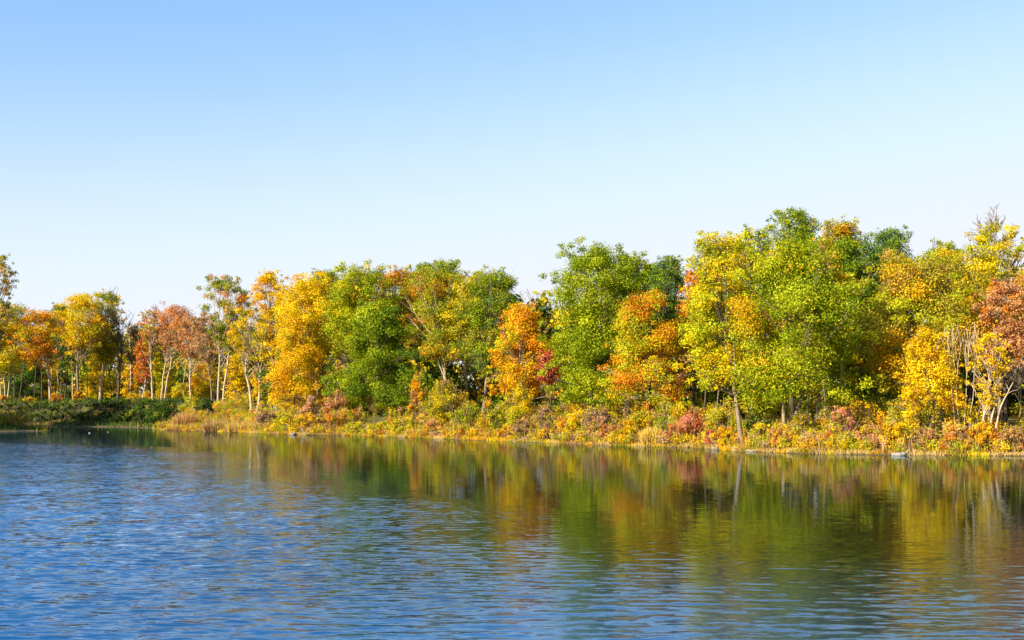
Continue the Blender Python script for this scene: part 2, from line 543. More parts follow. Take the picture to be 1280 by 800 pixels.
T_(284, 343, 436, 30, 226, 'vase', 'N4V4S2O1', .62, (275, 'p', .9, 2), 'tall airy green crown with sky gaps on a forked trunk')
T_(316, 385, 455, 25, 204, 'round', 'V5Y3G2', .5, (318, 'p', 1.5, 2), 'thin olive tree on two thick whitish trunks side by side')
T_(337, 337, 445, 20, 214, 'vase', 'G7Y4', .9, (345, 'g', .8, 1), 'tall narrow golden tree left of the largest yellow tree')
T_(382, 341, 470, 37, 198, 'round', 'Y9G2', 1, (400, 'g', 1, 1), 'largest bright yellow tree in the left half')
T_(368, 410, 512, 37, 189, 'dome', 'G6Y4V1', .9, (372, 'g', .8, 2), 'low spreading golden tree below the largest yellow tree')
T_(343, 456, 500, 16, 200, 'round', 'D6T3N1', 1.2, (342, 'p', .7, 3), 'small dark green tree on short pale stems beside gold leaves')
T_(405, 334, 450, 27, 236, 'round', 'V6N3Y1', 1, (405, 'd', 1, 1), 'olive crown showing behind the yellow tree top')
T_(432, 345, 440, 22, 230, 'round', 'V5N4', 1, (432, 'd', 1, 1), 'dull olive crown behind the gap right of the yellow tree')
# ---- the middle
T_(452, 328, 450, 37, 196, 'round', 'L6N3Y2', 1, (455, 'd', 1, 1), 'yellow green tree standing above the deep green maple')
T_(470, 372, 527, 51, 180, 'pyr', 'N7D3L2', 1.1, (472, 'd', 1.1, 1), 'broad deep green tree whose branches hang almost to the water')
T_(492, 333, 430, 28, 202, 'round', 'O3V4G2L1', .9, (496, 'd', .9, 1), 'olive tree with an orange side above the deep green tree')
T_(530, 326, 420, 22, 236, 'round', 'T4N4V2', 1, (530, 'd', 1, 1), 'grey green crown peeping over between orange tinted crowns')
T_(560, 322, 420, 24, 238, 'round', 'N4L4T2', 1, (560, 'd', 1, 1), 'light green distant crown at the centre skyline')
T_(546, 333, 452, 36, 192, 'vase', 'V6N3O2L1', .8, (563, 'p', .9, 1), 'olive tree with orange flecks on a pale trunk with one low side branch')
T_(582, 346, 452, 27, 190, 'round', 'V6N2Y2', .85, (584, 'g', .9, 1), 'olive yellow tree over the dark gap in the wood')
T_(617, 334, 472, 33, 187, 'round', 'V5N4T2', .95, (604, 'g', .9, 1), 'dark olive round tree just left of the orange tree')
bare(664, 362, 240, 'g', .8, 'grey leafless tree in the skyline gap left of the big lime tree', depth=5, spread=.5, bot=430)
T_(696, 384, 470, 26, 215, 'round', 'B3P4V3', .6, (696, 'd', .9, 1), 'brown grey thin crown filling the skyline gap')
T_(653, 376, 498, 36, 152, 'dome', 'O4G4Y4L1', 1, (655, 'g', .9, 1), 'rounded orange and yellow tree left of the small red tree')
T_(687, 436, 482, 13, 148, 'round', 'R7K2', 1, (688, 'd', .7, 1), 'small crimson tree beside the big lime green tree')
T_(738, 300, 508, 51, 143, 'col', 'L5N6', 1.1, (742, 'd', 1, 1), 'big tall lime green tree in the middle of the far shore')
T_(786, 314, 440, 28, 157, 'round', 'N6L2T2', 1, (786, 'd', 1, 1), 'mid green crown joined to the right of the big lime tree')
T_(836, 318, 440, 22, 153, 'round', 'T5N4L1', 1, (836, 'd', 1, 1), 'blue green narrow crown above the orange leaves')
T_(808, 362, 508, 47, 135, 'dome', 'O4G2L5Y2', .95, (838, 'p', .6, 3), 'mixed orange and lime tree on thin white stems')
T_(867, 336, 440, 15, 138, 'round', 'O6R2G2', 1, (868, 'd', .8, 1), 'fiery orange crown tucked behind the tall yellow lime tree')
T_(812, 326, 440, 24, 160, 'round', 'N5V3T2', 1, (812, 'd', 1, 1), 'olive green crown between the mid green and the blue green crowns')
T_(518, 336, 440, 23, 222, 'round', 'V5O2N3', 1, (518, 'd', 1, 1), 'olive crown with orange flecks filling behind the deep green tree')
T_(600, 337, 440, 24, 220, 'round', 'V4N4Y1', 1, (600, 'd', 1, 1), 'olive crown filling behind the dark olive round tree')
# ---- the right
T_(901, 286, 490, 42, 113, 'col', 'Y5L7', 1, (927, 'g', .9, 1), 'tall yellow lime tree leaning from the water edge on a bare pale trunk')
T_(990, 258, 380, 29, 130, 'round', 'N5L3T2', .9, (990, 'd', 1, 1), 'tallest green crown rising above the others')
T_(994, 290, 514, 79, 110.5, 'dome', 'L6N5G1', 1.35, (985, 'g', 1.1, 2), 'widest fresh green tree with orange sprigs near its foot')
T_(940, 283, 380, 26, 134, 'round', 'N4L4Y1', .9, (940, 'd', 1, 1), 'green crown between the yellow lime tree and the tallest crown')
T_(1045, 271, 400, 33, 125, 'round', 'G3L4V3O1', .95, (1045, 'd', 1, 1), 'gold flecked green crown right of the tallest crown')
T_(1074, 290, 505, 40, 124, 'col', 'D4N5T2', 1.1, (1075, 'd', 1, 1), 'deep green shaded tree between the fresh green and the rusty tree')
T_(1113, 282, 420, 30, 142, 'round', 'T5N5', 1, (1113, 'd', 1, 1), 'blue green crown behind the rusty olive tree')
T_(1150, 308, 505, 62, 113, 'round', 'V6L3B2G3', 1.15, (1150, 'd', 1.1, 1), 'huge rounded olive and rust tree right of the deep green tree')
T_(1178, 300, 400, 27, 132, 'round', 'L5N4', 1, (1178, 'd', 1, 1), 'light green crown peeping over the huge olive tree')
T_(1214, 306, 430, 42, 121, 'round', 'Y4V4L2', 1, (1216, 'd', 1, 1), 'yellow olive crown under the open crown at right')
T_(1250, 276, 356, 34, 127, 'vase', 'Y4V3L3', .45, (1250, 'g', .9, 1), 'open loose yellow green crown against the sky at far right')
bare(1236, 254, 131, 'g', .55, 'slender bare grey tree poking above the loose crown at right', depth=5, spread=.33, bot=330)
T_(1257, 346, 470, 31, 110, 'round', 'S7C2O2', .95, (1257, 'd', 1, 1), 'salmon orange round tree at the right edge')
T_(1290, 330, 470, 34, 121, 'round', 'Y4G4V3', 1, (1290, 'd', 1, 1), 'golden tree cut by the right edge behind the salmon tree')
T_(1163, 408, 520, 36, 105, 'dome', 'Y8G3', 1.0, (1165, 'g', .6, 2), 'small pure yellow tree in front of the huge olive tree')
bare(1203, 402, 104, 'p', .34, 'cluster of slim bare stems beside the small pure yellow tree', depth=2, spread=.16, stems=4, bot=470, up=.4)
T_(1236, 414, 512, 23, 104, 'vase', 'Y8G2', .42, (1233, 'p', .8, 2), 'thin yellow tree with visible white stems near the right edge')
bare(1276, 440, 107, 'g', .8, 'dull grey twiggy bare tree at the right edge', depth=5, spread=.5, bot=495)

# trees past the frame, where the wood goes on and shades the left bank
T_(1345, 300, 500, 45, 112, 'round', 'V4L4Y2', 1, (1345, 'd', 1, 1), 'olive tree beyond the right edge of the photo')
T_(1400, 320, 500, 40, 108, 'round', 'O4Y4', .9, (1400, 'd', 1, 1), 'orange tree beyond the right edge of the photo')
for i, (x, y, h) in enumerate([(-93, 185, 17), (-100, 190, 18), (-119, 201, 18), (-101, 226, 22), (-107, 221, 23), (-115, 219, 23), (-124, 217, 21), (-133, 214, 22), (-143, 212, 22)]):
    p = 640 + x / y * F
    T_(p, HY - (h - CH) / y * F, 497, 34, y, 'round', ['N5V4', 'V5Y3', 'D5N5'][i % 3], 1.1, (p, 'd', 1, 1),
       'shade tree on the left point outside the photo', group='trees on the left point outside the photo')

# ---- slim trunks filling the shady wood
def slim(px, d, top, bark, thick, label, group):
    bx = wx(px, d); bz = gz1(bx, d) - .1
    r = root('slim_tree', (bx, d, bz), label, 'tree', group)
    Ht = wz(top, d) - bz
    T = Tubes()
    tip = np.array([rng.normal() * .8, 0, Ht])
    p = wobble_path(np.zeros(3), tip, 10, .09)
    T.add(p, (0.006 * Ht + .05) * thick * np.linspace(1, .3, 10), 6)
    for k in range(7):
        i = rng.integers(4, 9)
        v = np.array([rng.normal(), rng.normal(), .7]); v /= np.linalg.norm(v)
        e = p[i] + v * rng.uniform(1.2, 3)
        T.add(bez(p[i], (p[i] + e) / 2 + rng.normal(size=3) * .2, e, 4), np.linspace(.05, .02, 4), 4)
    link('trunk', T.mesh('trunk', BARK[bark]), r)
    ct = np.stack([p[rng.integers(6, 10, 9)] + rng.normal(size=(9, 3)) * np.array([1.0, 1.0, .9])], 0)[0]
    V, Qd, col = crown_leaves(ct, rng.uniform(.7, 1.3, 9), 700, .36, ['V4Y3B3', 'Y5G4', 'D5V3'][rng.integers(0, 3)])
    link('crown', mesh_quads('crown', V, Qd, M_LEAF, col), r)


R = random.Random(11)
for i in range(30):
    px = 8 + i * 9.3 + R.uniform(-4, 4)
    dk = R.random() < .6
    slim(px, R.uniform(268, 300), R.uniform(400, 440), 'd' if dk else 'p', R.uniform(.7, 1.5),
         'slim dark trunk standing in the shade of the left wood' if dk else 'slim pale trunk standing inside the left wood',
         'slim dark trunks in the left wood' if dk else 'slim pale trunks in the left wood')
for px, d in [(505, 205), (538, 206), (552, 204), (574, 203), (594, 208), (610, 200), (640, 190), (702, 160), (756, 158), (770, 150),
              (850, 146), (862, 140), (880, 132), (895, 136), (1010, 126), (1035, 128), (1062, 122), (1095, 128)]:
    slim(px, d, R.uniform(410, 440), R.choice('ddg'), R.uniform(.7, 1.2),
         'slim shaded trunk half hidden behind the middle and right crowns', 'slim shaded trunks behind the middle and right crowns')


# ------------------------------------------------------------------ shrubs
def shrub(px, top, hw, inl, pal, label, d=None, dens=1.0, prof='dome', lsz=None, base=None, name='shrub', cat='shrub', group=None):
    """inl = metres inland of the water's edge"""
    if d is None:
        d = shore_d(px) + inl
    x = wx(px, d); z = gz1(x, d) - .05
    r = root(name, (x, d, z), label, cat, group)
    pal = pal + ('' if 'X' in pal else 'V2B1')
    hwm = hw / F * d * 1.15
    H = max(wz(top, d) - z, .8)
    sz = lsz or (0.08 + 0.0006 * d)
    area = 2 * hwm * H * .85
    n = int(np.clip(dens * 4.2 * area / (sz * sz * .31), 200, 18000))
    ncl = int(np.clip(10 + area * 1.1, 10, 34))
    C, rad = clusters(hwm, hwm * .8, 0.05, H, prof, ncl, (.24, .44))
    V, Qd, col = crown_leaves(C, rad, n, sz, pal, .85)
    # loose shoots that break the outline
    ns = int(10 + hwm * 10)
    T = Tubes()
    sv = []
    for k in range(ns):
        a = R.uniform(-1, 1); b = R.uniform(-.8, .8)
        e = np.array([a * hwm * .85, b * hwm * .7, H * (1.04 - .45 * a * a) * R.uniform(.7, 1.12)])
        s = np.array([a * hwm * .2, b * hwm * .2, 0])
        q = bez(s, np.array([e[0] * .6, e[1] * .6, e[2] * .6]), e, 5)
        T.add(q, np.linspace(.035, .012, 5), 4)
        m = 14
        t = np.random.default_rng(k).uniform(.45, 1, m)
        sv.append(np.stack([np.interp(t, np.linspace(0, 1, 5), q[:, i]) for i in range(3)], 1) + rng.normal(size=(m, 3)) * .09)
    sv = np.concatenate(sv)
    V2, Q2 = leaf_quads(sv, np.zeros_like(sv), sz)
    c2 = leaf_colours(len(sv) // 14, np.arange(len(sv)) // 14, pal)
    link('foliage', mesh_quads('foliage', np.concatenate([V, V2]), np.concatenate([Qd, Q2 + len(V)]), M_LEAF, np.concatenate([col, c2])), r)
    link('stems', T.mesh('stems', BARK['g']), r)
    return r


SHX = np.array([0, 60, 140, 210, 240, 300, 380, 430, 550, 640, 750, 860, 920, 1000, 1125, 1280, 1400])
SHY = np.array([530, 531, 531.5, 536, 538.5, 541, 544, 544, 548, 552, 556, 559.5, 563.5, 567, 569, 570, 571])


def shore_d(px):
    return CH * F / (float(np.interp(px, SHX, SHY)) - HY)


def blades(x, y, z, n, h, spread, pal, width=0.05):
    P = np.stack([x + rng.normal(size=n) * spread[0], y + rng.normal(size=n) * spread[1], np.zeros(n)], 1)
    return P


def reed_clump(px, top, hw, inl, pal, label, d=None, n=700, group=None, name='reed_clump', cat='reeds', w=0.07):
    if d is None:
        d = shore_d(px) + inl
    x = wx(px, d); z = gz1(x, d) - .05
    z = max(z, -0.4)
    r = root(name, (x, d, z), label, cat, group)
    hwm = hw / F * d
    H = max(wz(top, d) - z, .5)
    bx = rng.uniform(-1, 1, n) * hwm * .75; by = rng.uniform(-1, 1, n) * hwm * .6
    hh = H * rng.uniform(.45, 1.05, n) * (1 - .45 * (bx / (hwm + 1e-6)) ** 2)
    lx = bx * .35 + rng.normal(size=n) * .16 * hh; ly = by * .3 + rng.normal(size=n) * .16 * hh
    th = rng.uniform(0, math.pi, n); ax, ay = np.cos(th) * w * .5, np.sin(th) * w * .5
    o = np.zeros(n)
    base = np.stack([bx, by, o], 1); midp = np.stack([bx + lx * .4, by + ly * .4, hh * .6], 1); tip = np.stack([bx + lx, by + ly, hh], 1)
    A = np.stack([ax, ay, o], 1)
    V = np.stack([base - A, base + A, midp + A * .8, midp - A * .8, tip + A * .25, tip - A * .25], 1).reshape(-1, 3)
    i = np.arange(n) * 6
    Qd = np.concatenate([np.stack([i, i + 1, i + 2, i + 3], 1), np.stack([i + 3, i + 2, i + 4, i + 5], 1)])
    c = leaf_colours(max(n // 12, 1), np.arange(n) % max(n // 12, 1), pal)
    o_ = link('blades', mesh_quads('blades', V, Qd, M_LEAF, np.concatenate([c, c])), r)
    return r


H_ = shrub
H_(1263, 536, 19, 1.8, 'S4B4O2', 'round rusty brown shrub at the water in the right corner')
H_(1290, 525, 22, 4, 'B3V3G2', 'brownish shrub cut by the right edge of the photo')
H_(1228, 528, 20, 3, 'G4O3Y3', 'orange and yellow shrub below the thin white stemmed yellow tree')
H_(1195, 532, 18, 2, 'O3B3S3', 'rust red shrub at the waterline right of the pale stone')
H_(1210, 505, 24, 6, 'Y6L3', 'tall yellow shrub at the foot of the slim bare stems')
H_(1163, 536, 15, 2.4, 'K4S3G2', 'pinkish low shrub just above the pale stone')
H_(1150, 504, 26, 6, 'Y5L5', 'yellow lime shrub below the small pure yellow tree')
H_(1118, 526, 20, 3, 'G5Y4', 'golden shrub left of the pale stone')
H_(1122, 508, 18, 6.5, 'L5V3Y2', 'greenish weedy shrub in front of the dark opening')
H_(1090, 530, 21, 2.5, 'S5K3Y1', 'salmon pink shrub right of the tall pink topped shrub')
H_(1054, 508, 20, 5, 'K5S3Y2', 'tall shrub with pink red top at right')
H_(1040, 532, 16, 2.4, 'O4S3Y3', 'orange low shrub under the tall pink topped shrub')
H_(1060, 540, 16, 1.6, 'Y4L4G2', 'small yellow green shrub at the water below pink leaves')
H_(1030, 511, 14, 6, 'C5V3W2', 'greyish beige shrub left of the tall pink topped shrub', dens=.7)
H_(1012, 541, 13, 1.6, 'C5W3P2', 'pale dry twiggy shrub at the waterline', dens=.55)
H_(1003, 516, 19, 4.5, 'Y5L5', 'yellow lime shrub with upright shoots under the wide green tree')
H_(975, 528, 18, 3, 'S3O3Y3V1', 'peach orange shrub between yellow shrubs under the green tree')
H_(985, 540, 16, 1.8, 'G5Y4', 'low golden shrub at the water under the peach orange shrub')
H_(952, 528, 18, 3, 'L5Y4N1', 'yellow green shrub just right of the bare pale trunk')
H_(945, 510, 17, 6.5, 'D4N4V2', 'dark green shrub in shade behind the bare pale trunk at the water')
H_(903, 507, 24, 6, 'V4Y4L2', 'olive yellow shrub left of the bare pale trunk at the water')
H_(907, 532, 17, 2.6, 'G5Y4O1', 'gold shrub at the water left of the bare pale trunk at the water')
H_(888, 538, 10, 2, 'R4K4O2', 'small crimson pink shrub between gold shrubs')
H_(866, 514, 21, 4.5, 'K4O3R2S2', 'large coral red shrub right of the white stems')
H_(843, 531, 14, 2.4, 'R4K3O3', 'low red shrub beside the pale grass tuft')
H_(828, 520, 12, 4.5, 'N6L3', 'small fresh green shrub left of the coral red shrub')
H_(800, 512, 21, 4.5, 'Y4L3G2', 'yellow green shrub under the mixed orange and lime tree')
H_(783, 524, 17, 3, 'G4O3Y3', 'orange yellow shrub between the red and the yellow green ones')
H_(763, 530, 17, 2.2, 'R4B3K2O2', 'dark red shrub near the water under the big lime tree')
H_(748, 507, 21, 6, 'P4S4V2', 'dusty pink brown shrub at the foot of the big lime tree')
H_(724, 513, 19, 4, 'Y6G3', 'bright yellow shrub at the foot of the big lime tree')
H_(733, 538, 15, 1.8, 'P3S3G3', 'brownish low shrub at the water below the bright yellow shrub')
H_(703, 522, 17, 3, 'O4G4Y2', 'orange gold shrub left of the bright yellow shrub')
H_(681, 507, 12, 5, 'P7B2', 'purple grey twiggy shrub below the crimson tree', dens=.8)
H_(652, 524, 19, 2.6, 'P4S3G2B1', 'dusty rose brown shrub below the tall yellow shrub')
H_(650, 482, 20, 8, 'Y7L3', 'tall yellow shrub in front of the orange and yellow tree')
H_(682, 535, 14, 2, 'G4Y4S2', 'gold shrub at the water below the purple grey shrub')
H_(633, 532, 14, 2.2, 'O4G4', 'orange shrub near the water left of the dusty rose shrub')
H_(622, 512, 15, 5.5, 'N4L4V2', 'green shrub in front of the dark olive tree')
H_(604, 522, 16, 3, 'G5O3Y3', 'orange yellow shrub right of centre left of the green shrub')
H_(588, 505, 22, 6, 'N4V4L2', 'dark green wide shrub under the dark gap in the wood')
H_(557, 474, 27, 9, 'V5Y3L2G1', 'tall olive yellow shrub mound below the pale trunk with side branch')
H_(522, 468, 12, 10, 'G6O3V1', 'slim orange gold shrub right of the deep green tree')
H_(542, 524, 18, 2.6, 'S4G3O2P1', 'pink orange shrub at the water below the olive mound')
H_(570, 530, 15, 2, 'Y5L3O2', 'yellow shrub at the water right of the pink orange shrub')
H_(507, 521, 20, 3, 'L5Y5', 'yellow green shrub under the right side of the deep green tree')
H_(478, 527, 20, 2.4, 'Y5L5', 'lime yellow shrub under the middle of the deep green tree')
H_(450, 527, 19, 2.4, 'Y6L3V1', 'yellow shrub under the left side of the deep green tree')
H_(419, 487, 17, 8, 'K4S5O1', 'coral pink shrub left of the deep green tree')
H_(413, 516, 18, 3.5, 'O4G4B2', 'orange brown shrub below the coral pink shrub')
H_(388, 495, 15, 8, 'P6S3', 'mauve brown shrub left of the coral pink shrub')
H_(383, 515, 19, 4, 'G4Y5', 'yellow gold shrub behind the pale driftwood')
H_(355, 516, 15, 5, 'L5Y4', 'yellow green shrub below the small dark green tree')
H_(333, 512, 14, 7, 'P6B3', 'purple brown dry shrub right of the twin white trunks', dens=.8)
H_(285, 503, 15, 24, 'L4Y5', 'yellow lime low bush behind the green lawn strip', d=222)
H_(306, 507, 10, 20, 'Y5G4', 'yellow bush at the foot of the twin white trunks', d=214)
H_(258, 498, 13, 6, 'X5D5', 'small dark green dome bush by the rusty reeds', d=212, dens=1.3)
H_(240, 495, 14, 10, 'L4V4Y2', 'yellow green bush on top of the dark bank', d=222)
# bushes on the shaded left bank, leaf colour darkened to carry part of the shade
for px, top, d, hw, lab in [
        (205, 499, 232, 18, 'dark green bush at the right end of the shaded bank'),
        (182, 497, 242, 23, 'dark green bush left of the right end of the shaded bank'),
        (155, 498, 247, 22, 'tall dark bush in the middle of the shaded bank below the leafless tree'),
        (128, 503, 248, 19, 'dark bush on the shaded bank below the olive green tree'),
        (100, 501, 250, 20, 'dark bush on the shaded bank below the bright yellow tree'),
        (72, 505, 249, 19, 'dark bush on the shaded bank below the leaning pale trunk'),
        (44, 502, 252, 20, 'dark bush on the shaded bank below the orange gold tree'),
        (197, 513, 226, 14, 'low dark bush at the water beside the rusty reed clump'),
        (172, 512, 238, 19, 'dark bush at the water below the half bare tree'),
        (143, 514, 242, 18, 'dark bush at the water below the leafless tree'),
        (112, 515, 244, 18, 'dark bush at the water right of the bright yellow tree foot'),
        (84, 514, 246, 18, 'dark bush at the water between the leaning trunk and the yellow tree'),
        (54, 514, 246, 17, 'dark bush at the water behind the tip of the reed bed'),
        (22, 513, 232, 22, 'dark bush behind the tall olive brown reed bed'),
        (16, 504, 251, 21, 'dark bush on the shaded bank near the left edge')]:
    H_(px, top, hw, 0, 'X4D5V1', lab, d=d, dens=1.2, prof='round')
for px, top, hw, pal, d, lab in [
        (5, 494, 7, 'O6G3', 258, 'small orange bush on the bank at the left edge'),
        (37, 496, 8, 'Y5G4', 259, 'small yellow bush left of the round orange bush'),
        (69, 492, 8, 'O6G3', 258, 'small round orange bush below the leaning pale trunk'),
        (97, 487, 6, 'G5O4', 262, 'narrow orange bush at the foot of the bright yellow tree'),
        (165, 491, 10, 'G5Y4', 262, 'gold bush on the bank under the half bare tree'),
        (183, 489, 9, 'Y6G3', 264, 'yellow bush on the bank under the narrow red tree'),
        (208, 485, 9, 'Y7G2', 266, 'bright yellow bush between the pale trunks of the salmon tree'),
        (228, 478, 14, 'Y6L3', 262, 'tall yellow bush behind the dark bank under the rusty crown')]:
    H_(px, top, hw, 0, pal, lab, d=d)
# yellow understorey seen between the trunks
for px, top, hw, d, pal, lab in [
        (120, 440, 14, 292, 'Y6G2L2', 'yellow sapling seen between the dark trunks below the bright yellow tree'),
        (165, 455, 12, 290, 'Y5G4', 'gold sapling in the wood left of the narrow red tree'),
        (205, 430, 14, 292, 'Y5L4', 'yellow lime sapling in the wood below the salmon crown'),
        (252, 440, 18, 262, 'Y5G4V1', 'golden sapling in the wood left of the forked trunk'),
        (294, 440, 14, 240, 'Y7G3', 'bright yellow sapling between the forked trunk and the twin white trunks'),
        (60, 440, 14, 292, 'G4Y3V3', 'gold sapling in the wood under the orange gold tree'),
        (325, 465, 12, 226, 'Y5G4', 'gold sapling behind the twin white trunks')]:
    T_(px, top, 500, hw, d, 'col', pal, .8, (px, 'g', .5, 1), lab, name='sapling', cat='sapling')

# reeds and grass tufts one can pick out
reed_clump(233, 514, 17, 3, 'S4B4W3', 'rusty reed clump at the end of the dark bank', n=900)
reed_clump(815, 533, 16, 1.5, 'W6Y4', 'pale straw grass tuft at the water below the green shrub', n=700, name='grass_tuft', cat='grass')
reed_clump(300, 526, 22, 2.0, 'W5B3Y3', 'straw coloured grass tuft below the twin white trunks', n=700, name='grass_tuft', cat='grass')
reed_clump(268, 524, 17, 2.0, 'B4P3W3', 'brown grass tuft below the dark dome bush', n=600, name='grass_tuft', cat='grass')
reed_clump(8, 514, 26, 0, 'V4B3X2', 'tall olive brown reed bed at the left edge', d=204, n=1600)
reed_clump(38, 527, 22, 0, 'B4V3W2', 'low brown reed bed reaching into the water at left', d=203, n=900)
reed_clump(57, 532, 8, 0, 'B5S2W2', 'small rusty reed clump at the tip of the left point', d=201, n=350)


# ------------------------------------------------------------------ leaning trunk, snag, dead stems, stones, log
def stick(pts, r0, r1, bark, name, label, cat, twigs=0):
    pts = np.array(pts, float)
    b = pts[0].copy()
    r = root(name, tuple(b), label, cat)
    T = Tubes()
    t = np.linspace(0, 1, len(pts)); tt = np.linspace(0, 1, 14)
    p = np.stack([np.interp(tt, t, pts[:, i]) for i in range(3)], 1) - b + rng.normal(size=(14, 3)) * r0 * .12
    rr = np.linspace(r0, r1, 14); rr[0] *= 1.3
    T.add(p, rr, 8)
    Tw = Tubes()
    for k in range(twigs):
        i = int(rng.integers(5, 13))
        v = rng.normal(size=3); v[2] = abs(v[2]) + .5; v /= np.linalg.norm(v)
        e = p[i] + v * rng.uniform(.6, 1.6)
        Tw.add(bez(p[i], (p[i] + e) / 2 + rng.normal(size=3) * .1, e, 4), np.linspace(r1 * .5 + .01, .01, 4), 4)
    link('trunk', T.mesh('trunk', BARK[bark]), r)
    if twigs:
        link('branches', Tw.mesh('branches', BARK[bark]), r)


def at(px, py, d):
    return (wx(px, d), d, wz(py, d))


stick([(wx(1054, 116), 116, 1.8), at(1053, 440, 116), at(1051, 405, 116), at(1058, 385, 116)], .2, .05, 'p', 'broken_snag',
      'broken pale dead snag between the green and the deep green tree', 'dead tree', 4)
stick([(wx(1240, 102), 102, .6), at(1250, 510, 102), at(1266, 478, 102.5)], .09, .03, 'p', 'leaning_dead_tree',
      'thin pale dead stem leaning right near the right edge', 'dead tree', 4)
stick([(wx(1025, 111), 111, 1.5), at(1020, 505, 111), at(1030, 490, 111.5)], .10, .04, 'p', 'dead_branch',
      'bleached dead branch propped under the wide green tree', 'dead branch', 5)
dl = shore_d(385) - .3
stick([(wx(374, dl), dl + 1.2, 1.1), (wx(379, dl), dl + .4, .35), (wx(386, dl), dl, .16), (wx(398, dl), dl + .3, .18)], .075, .03, 'g', 'driftwood',
      'pale bent driftwood branch lying at the waterline below the gold shrub', 'driftwood', 3)


def stone(px, d, w, dep, h, label, c=(.5, .47, .43), cat='stone', name='stone', z=None):
    import bmesh
    bm = bmesh.new()
    bmesh.ops.create_icosphere(bm, subdivisions=3, radius=1)
    ph = rng.random(3) * 6
    for v in bm.verts:
        x, y, zz = v.co
        k = 1 + .13 * math.sin(3 * x + ph[0]) + .1 * math.sin(4 * y + ph[1]) + .07 * math.sin(9 * x + 5 * y + ph[2])
        v.co = (x * k * w / 2, y * k * dep / 2, (min(max(zz * 1.5, -1), 1) * .5 + .12 * math.sin(2.2 * x + ph[1])) * h)
    me = bpy.data.meshes.new(name); bm.to_mesh(me); bm.free()
    me.materials.append(STONE if c is None else mat_stone('stone_' + name, c))
    for p in me.polygons:
        p.use_smooth = True
    o = link(name, me, None, (wx(px, d), d, h * .3 if z is None else z))
    o['label'] = label; o['category'] = cat


stone(1125, 99.0, 1.25, .8, .32, 'flat pale stone in the shallow water at right', (.30, .28, .25), name='flat_stone')
stone(895, shore_d(895) - .2, .9, .6, .35, 'buff stone on the waterline left of the bare pale trunk at the water', (.28, .22, .14))
stone(941, shore_d(941) - .2, 1.1, .6, .26, 'flat buff stone on the waterline right of the bare pale trunk at the water', (.28, .22, .14))
stone(366, shore_d(366) - .1, .9, .7, .35, 'grey stone at the waterline left of the driftwood', (.22, .20, .18))
stone(112, CH * F / (541.5 - HY), .24, .2, .11, 'larger white speck of stone in the dark water at left', (.36, .35, .33))
stone(135, CH * F / (540.3 - HY), .18, .16, .09, 'smaller white speck of stone in the dark water at left', (.36, .35, .33))
stone(264, CH * F / (544.3 - HY), .18, .15, .09, 'white speck of stone in the water below the brown grass', (.36, .35, .33))

# ------------------------------------------------------------------ stuff: shore grass, undergrowth, far wood, floating leaves
def scatter_shore(n, tmin, tmax, xmin=-64, xmax=52):
    """points on the far bank, tmin..tmax metres inland"""
    P = np.array([p for p in LAKE if p[1] > 88 and p[0] > xmin], float)
    P = P[P[:, 0] < 80]
    seg = np.linalg.norm(np.diff(P, axis=0), axis=1)
    s = rng.random(n) * seg.sum()
    c = np.concatenate([[0], np.cumsum(seg)])
    i = np.clip(np.searchsorted(c, s) - 1, 0, len(seg) - 1)
    f = (s - c[i]) / seg[i]
    p = P[i] + (P[i + 1] - P[i]) * f[:, None]
    e = (P[i + 1] - P[i]) / seg[i][:, None]
    nrm = np.stack([e[:, 1], -e[:, 0]], 1)
    t = tmin + (tmax - tmin) * rng.random(n) ** 1.3
    q = p + nrm * t[:, None]
    q2 = p - nrm * t[:, None]
    land = inland(q[:, 0], q[:, 1]) > 0
    q = np.where(land[:, None], q, q2)
    return q


def grass_stuff(name, q, h, w, pal, patch, lean=.22):
    n = len(q)
    z = gz(q[:, 0], q[:, 1])
    keep = z > -.15
    q = q[keep]; z = z[keep]; n = len(q)
    hh = h * rng.uniform(.4, 1.1, n) * (0.75 + .35 * wob(q[:, 0], q[:, 1], .8))
    th = rng.uniform(0, math.pi, n)
    A = np.stack([np.cos(th) * w * .5, np.sin(th) * w * .5, np.zeros(n)], 1)
    base = np.stack([q[:, 0], q[:, 1], z - .05], 1)
    off = np.stack([rng.normal(size=n) * lean * hh, rng.normal(size=n) * lean * hh, hh], 1)
    V = np.stack([base - A, base + A, base + off + A * .35, base + off - A * .35], 1).reshape(-1, 3)
    cid = (np.floor((q[:, 0] + 200) / patch) * 977 + np.floor(q[:, 1] / patch)).astype(int) % 503
    o = link(name, mesh_quads(name, V, np.arange(4 * n).reshape(n, 4), M_LEAF, leaf_colours(503, cid, pal)))
    o['kind'] = 'stuff'
    return o


o = grass_stuff('shore_grass', np.concatenate([scatter_shore(15000, -.1, 3.5), scatter_shore(12000, -.15, .9)]), 0.5, .05, 'W3G3V3B3Y1', 1.6, .4)
o['label'] = 'straw and gold grass fringing the waterline'; o['category'] = 'grass'
q = np.stack([rng.uniform(-120, -56, 30000), rng.uniform(178, 268, 30000)], 1)
t = inland(q[:, 0], q[:, 1]); q = q[(t > 0) & (t < 26)]
o = grass_stuff('bank_grass', q, 1.25, .10, 'D4V1X7', 2.5)  # blade colour darkened as well, so part of the bank's shade is painted
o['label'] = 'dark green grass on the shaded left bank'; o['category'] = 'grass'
q = np.stack([rng.uniform(-62, -38, 5000), rng.uniform(188, 226, 5000)], 1)
t = inland(q[:, 0], q[:, 1]); q = q[(t > 5) & (t < 22)]
o = grass_stuff('lawn_grass', q, .35, .12, 'N5L4', 2.5)
o['label'] = 'short green lawn strip behind the straw grass at left'; o['category'] = 'grass'


